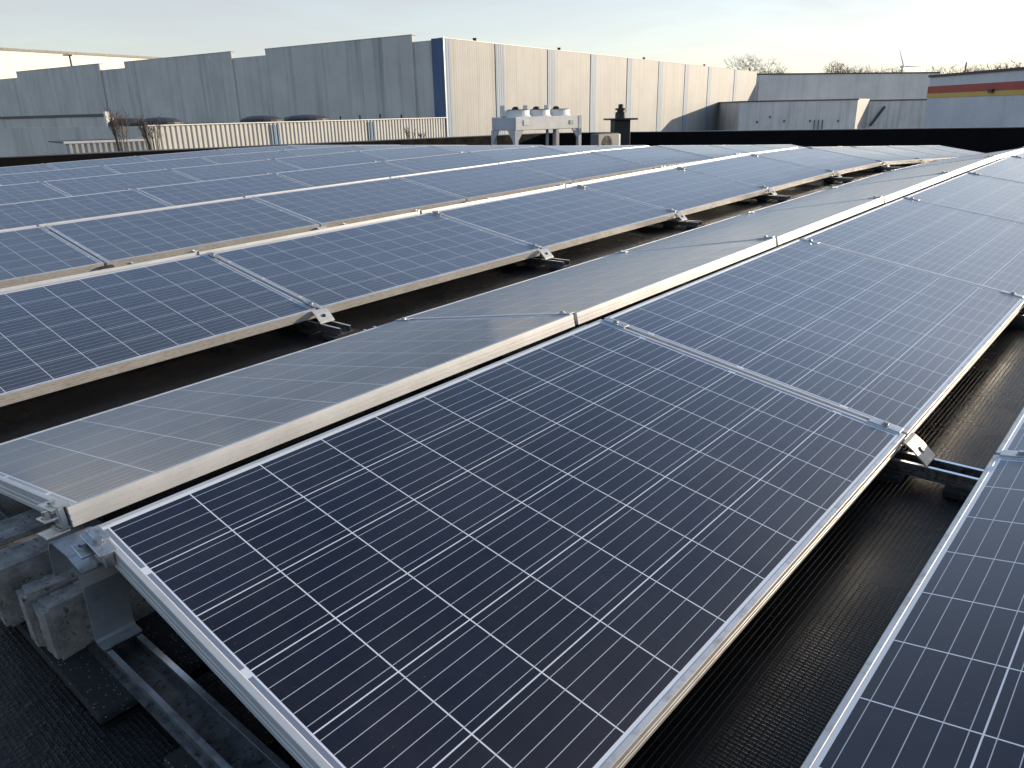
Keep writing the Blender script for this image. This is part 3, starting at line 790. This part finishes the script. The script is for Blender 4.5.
fa = at_depth(620.5, 120, 27.5); fz = roof_z(fa)
FL = empty('flue', Matrix.Translation((fa.x, fa.y, fz)) @ Matrix.Rotation(R(-40), 4, 'Z'), 'black square roof flue with a flat cap and short stack', 'flue')
h = fa.z - fz
MB().box((-.29, -.29, -.2), (.29, .29, h), bevel=.01).build('shaft', M_black, FL)
MB().box((-.50, -.50, h + .002), (.50, .50, h + .06), bevel=.01).build('cap_plate', M_black, FL)
MB().lathe([(.20, h + .06), (.19, h + .26), (.13, h + .28), (.13, h + .33), (.20, h + .34), (.20, h + .39), (.09, h + .41), (.09, h + .53), (.02, h + .54)], 18).build('stack', M_black, FL)

# ------------------------------------------------------------------ trees and shrubs
def bare_tree(px, ytop, depth, height_px, label, group, width=.7, mat=M_bark, name='bare_tree', gen=4, tilt=0):
    """winter tree: tips scattered through a rounded crown, each joined to the nearest node nearer the trunk"""
    top = at_depth(px, ytop, depth); base = Vector((top.x, top.y, GZ)); H = top.z - GZ
    rnd = random.Random(int(px * 13 + ytop * 7))
    e = empty(name, Matrix.Translation(base), label, 'tree', group)
    th = H * .40; mr = depth / FPX * .13
    MB().tube((0, 0, 0), (0, 0, th), H * .020, H * .014, 8).build('trunk', mat, e)
    RX = H * .30 * width; cz = H * .62; RZ = H * .385
    lobes = [(Vector((rnd.uniform(-.55, .55) * RX, rnd.uniform(-.55, .55) * RX, cz + rnd.uniform(-.1, .35) * RZ)), rnd.uniform(.45, .75)) for _ in range(6)]
    lobes.append((Vector((0, 0, H - RZ * .62)), .62))
    tips = []
    while len(tips) < (2300 if gen > 3 else 1200):
        c, f = rnd.choice(lobes)
        d = Vector((rnd.gauss(0, 1), rnd.gauss(0, 1), rnd.gauss(0, 1))).normalized() * (rnd.random() ** .45)
        p = c + Vector((d.x * RX * f, d.y * RX * f, d.z * RZ * f))
        if p.z < th * .9 or p.z > H * 1.01: continue
        tips.append(p)
    root = Vector((0, 0, th)); tips.sort(key=lambda p: (p - root).length)
    nodes = [(root, 0, H * .012)]; m = MB()
    for p in tips:
        best = min(nodes, key=lambda n: (n[0] - p).length + .25 * n[1])
        a, dist, r = best; L_ = (p - a).length; mid = a.lerp(p, .5) + Vector((rnd.gauss(0, .06), rnd.gauss(0, .06), abs(rnd.gauss(0, .06)))) * L_
        r1 = max(mr, r * .86); r2 = max(mr * .8, r * .72)
        m.tube(a, mid, r1, r1, 4, cap=False); m.tube(mid, p, r1, r2, 4, cap=False)
        nodes.append((mid, dist + L_ / 2, r1)); nodes.append((p, dist + L_, r2))
        if r2 < mr * 1.6:
            for _ in range(2):
                q = p + ((p - a).normalized() + Vector((rnd.gauss(0, .6), rnd.gauss(0, .6), rnd.gauss(.15, .5)))).normalized() * H * rnd.uniform(.015, .04)
                m.tube(p, q, mr * .7, mr * .4, 3, cap=False)
    m.build('crown', mat, e)
bare_tree(752, 52, 150, 24, 'wide bare winter tree over the corner of the far hall', None, .9)
bare_tree(775, 57, 152, 18, 'smaller bare tree leaning right of the wide bare one', 'bare trees behind the halls', .9)
bare_tree(840, 60, 210, 14, 'thin bare treetop over the far hall roof, left of the hedge tops', 'bare trees behind the halls', .7)
for i, (px, yt, d) in enumerate(((856, 64, 215), (869, 64.5, 220), (882, 65, 218), (893, 64.5, 222))):
    bare_tree(px, yt, d, 8, ['lowest treetop just right of the thin bare treetop', 'second low treetop left of the wind turbine', 'bushy low treetop beside the wind turbine', 'low treetop right below the turbine hub'][i], 'bare trees behind the halls', 1.1, M_bark, gen=3)
bare_tree(718, 68.5, 165, 6, 'small rust brown treetop above the long warehouse wall', None, .9, M_leaf, gen=3)
for i, (px, yt, d) in enumerate(((946, 65, 160), (962, 63, 165), (978, 63.5, 158), (993, 61.5, 162), (1008, 61, 160), (1022, 59, 158))):
    bare_tree(px, yt, d, 10, ['leafless tree at the left end of the striped building roof', 'second tree along the striped roof edge', 'low tree midway along the striped roof edge', 'taller tree over the wall lamp of the striped building', 'tree just inside the right edge of the picture', 'tree cut by the right edge above the striped roof'][i], 'trees above the striped building', 1.0, M_bark, gen=4)

def twig_shrub(px, ytop, ybase, depth, n, label, wpx, mat=M_shrub):
    top = at_depth(px, ytop, depth); base = at_depth(px, ybase, depth)
    e = empty('bare_shrub', Matrix.Translation((base.x, base.y, GZ)), label, 'shrub', 'bare shrubs before the annex'); random.seed(int(px))
    H = top.z - GZ; wd = wpx / FPX * depth
    z0 = base.z - GZ
    st_ = MB(); tw = MB()
    for i in range(n):
        x = random.uniform(-.5, .5) * wd; a = CR * x
        hh = z0 + (H - z0) * random.uniform(.55, 1.0)
        b = Vector((a.x * .25, a.y * .25, 0)); m1 = Vector((a.x * .8, a.y * .8, z0 + (hh - z0) * .15)); t_ = Vector((a.x * 1.35, a.y * 1.35, hh))
        st_.tube(b, m1, .028, .020, 4); st_.tube(m1, t_, .020, .008, 4)
        for k in range(22):
            f_ = random.uniform(.1, .95); p = m1.lerp(t_, f_); d = Vector((random.uniform(-1, 1), random.uniform(-1, 1), random.uniform(.4, 1.4))).normalized()
            q_ = p + d * random.uniform(.25, .8) * (H - z0) * .35; tw.tube(p, q_, .009, .005, 3, cap=False)
    bpy_m = bpy.data.meshes.new('tmp'); tw.bm.to_mesh(bpy_m); st_.bm.from_mesh(bpy_m); tw.bm.free(); bpy.data.meshes.remove(bpy_m)
    st_.build('branches', mat, e)
twig_shrub(122, 106, 146, 33, 9, 'taller bare brown shrub left of the annex corner', 16)
twig_shrub(154, 113, 147, 35, 11, 'dense bare shrub in front of the cream annex corner', 20)
twig_shrub(410, 127, 140, 42, 5, 'small bare twigs before the right end of the cream annex', 10)
twig_shrub(422, 131, 139, 43, 5, 'tiny twigs just left of the warehouse corner', 8)

# ------------------------------------------------------------------ wind turbine on the horizon
hub = at_depth(902.5, 66.5, 1200)
TB = empty('wind_turbine', Matrix.Translation((hub.x, hub.y, GZ)), 'distant white wind turbine rising over the far hall', 'wind turbine')
H = hub.z - GZ
MB().tube((0, 0, 0), (0, 0, H - 1.5), 2.2, 1.2, 12).build('mast', M_turb, TB)
fwd = Vector((-CF.x, -CF.y, 0)).normalized(); rt = Vector((CR.x, CR.y, 0)).normalized()
mt = Matrix((rt, fwd, Vector((0, 0, 1)))).transposed().to_4x4(); mt.translation = (0, 0, H)
MB().box((-1.6, -5, -1.6), (1.6, 2.5, 1.6), bevel=.4).build('nacelle', M_turb, TB, mtx=mt)
for a in (112, -1, 236):
    bl = MB(); d = Vector((cos(R(a)), 0, sin(R(a)))); pn = Vector((-d.z, 0, d.x))
    pr = [(1.0, .7), (4, 1.7), (9, 1.4), (20, .8), (28, .25)]
    pts = [d * l + pn * w * .5 + Vector((0, 3.2, 0)) for l, w in pr] + [d * l - pn * w * .5 + Vector((0, 3.2, 0)) for l, w in reversed(pr)]
    bl.prism(pts, (0, .5, 0)); bl.build('blade', M_turb, TB, mtx=mt)
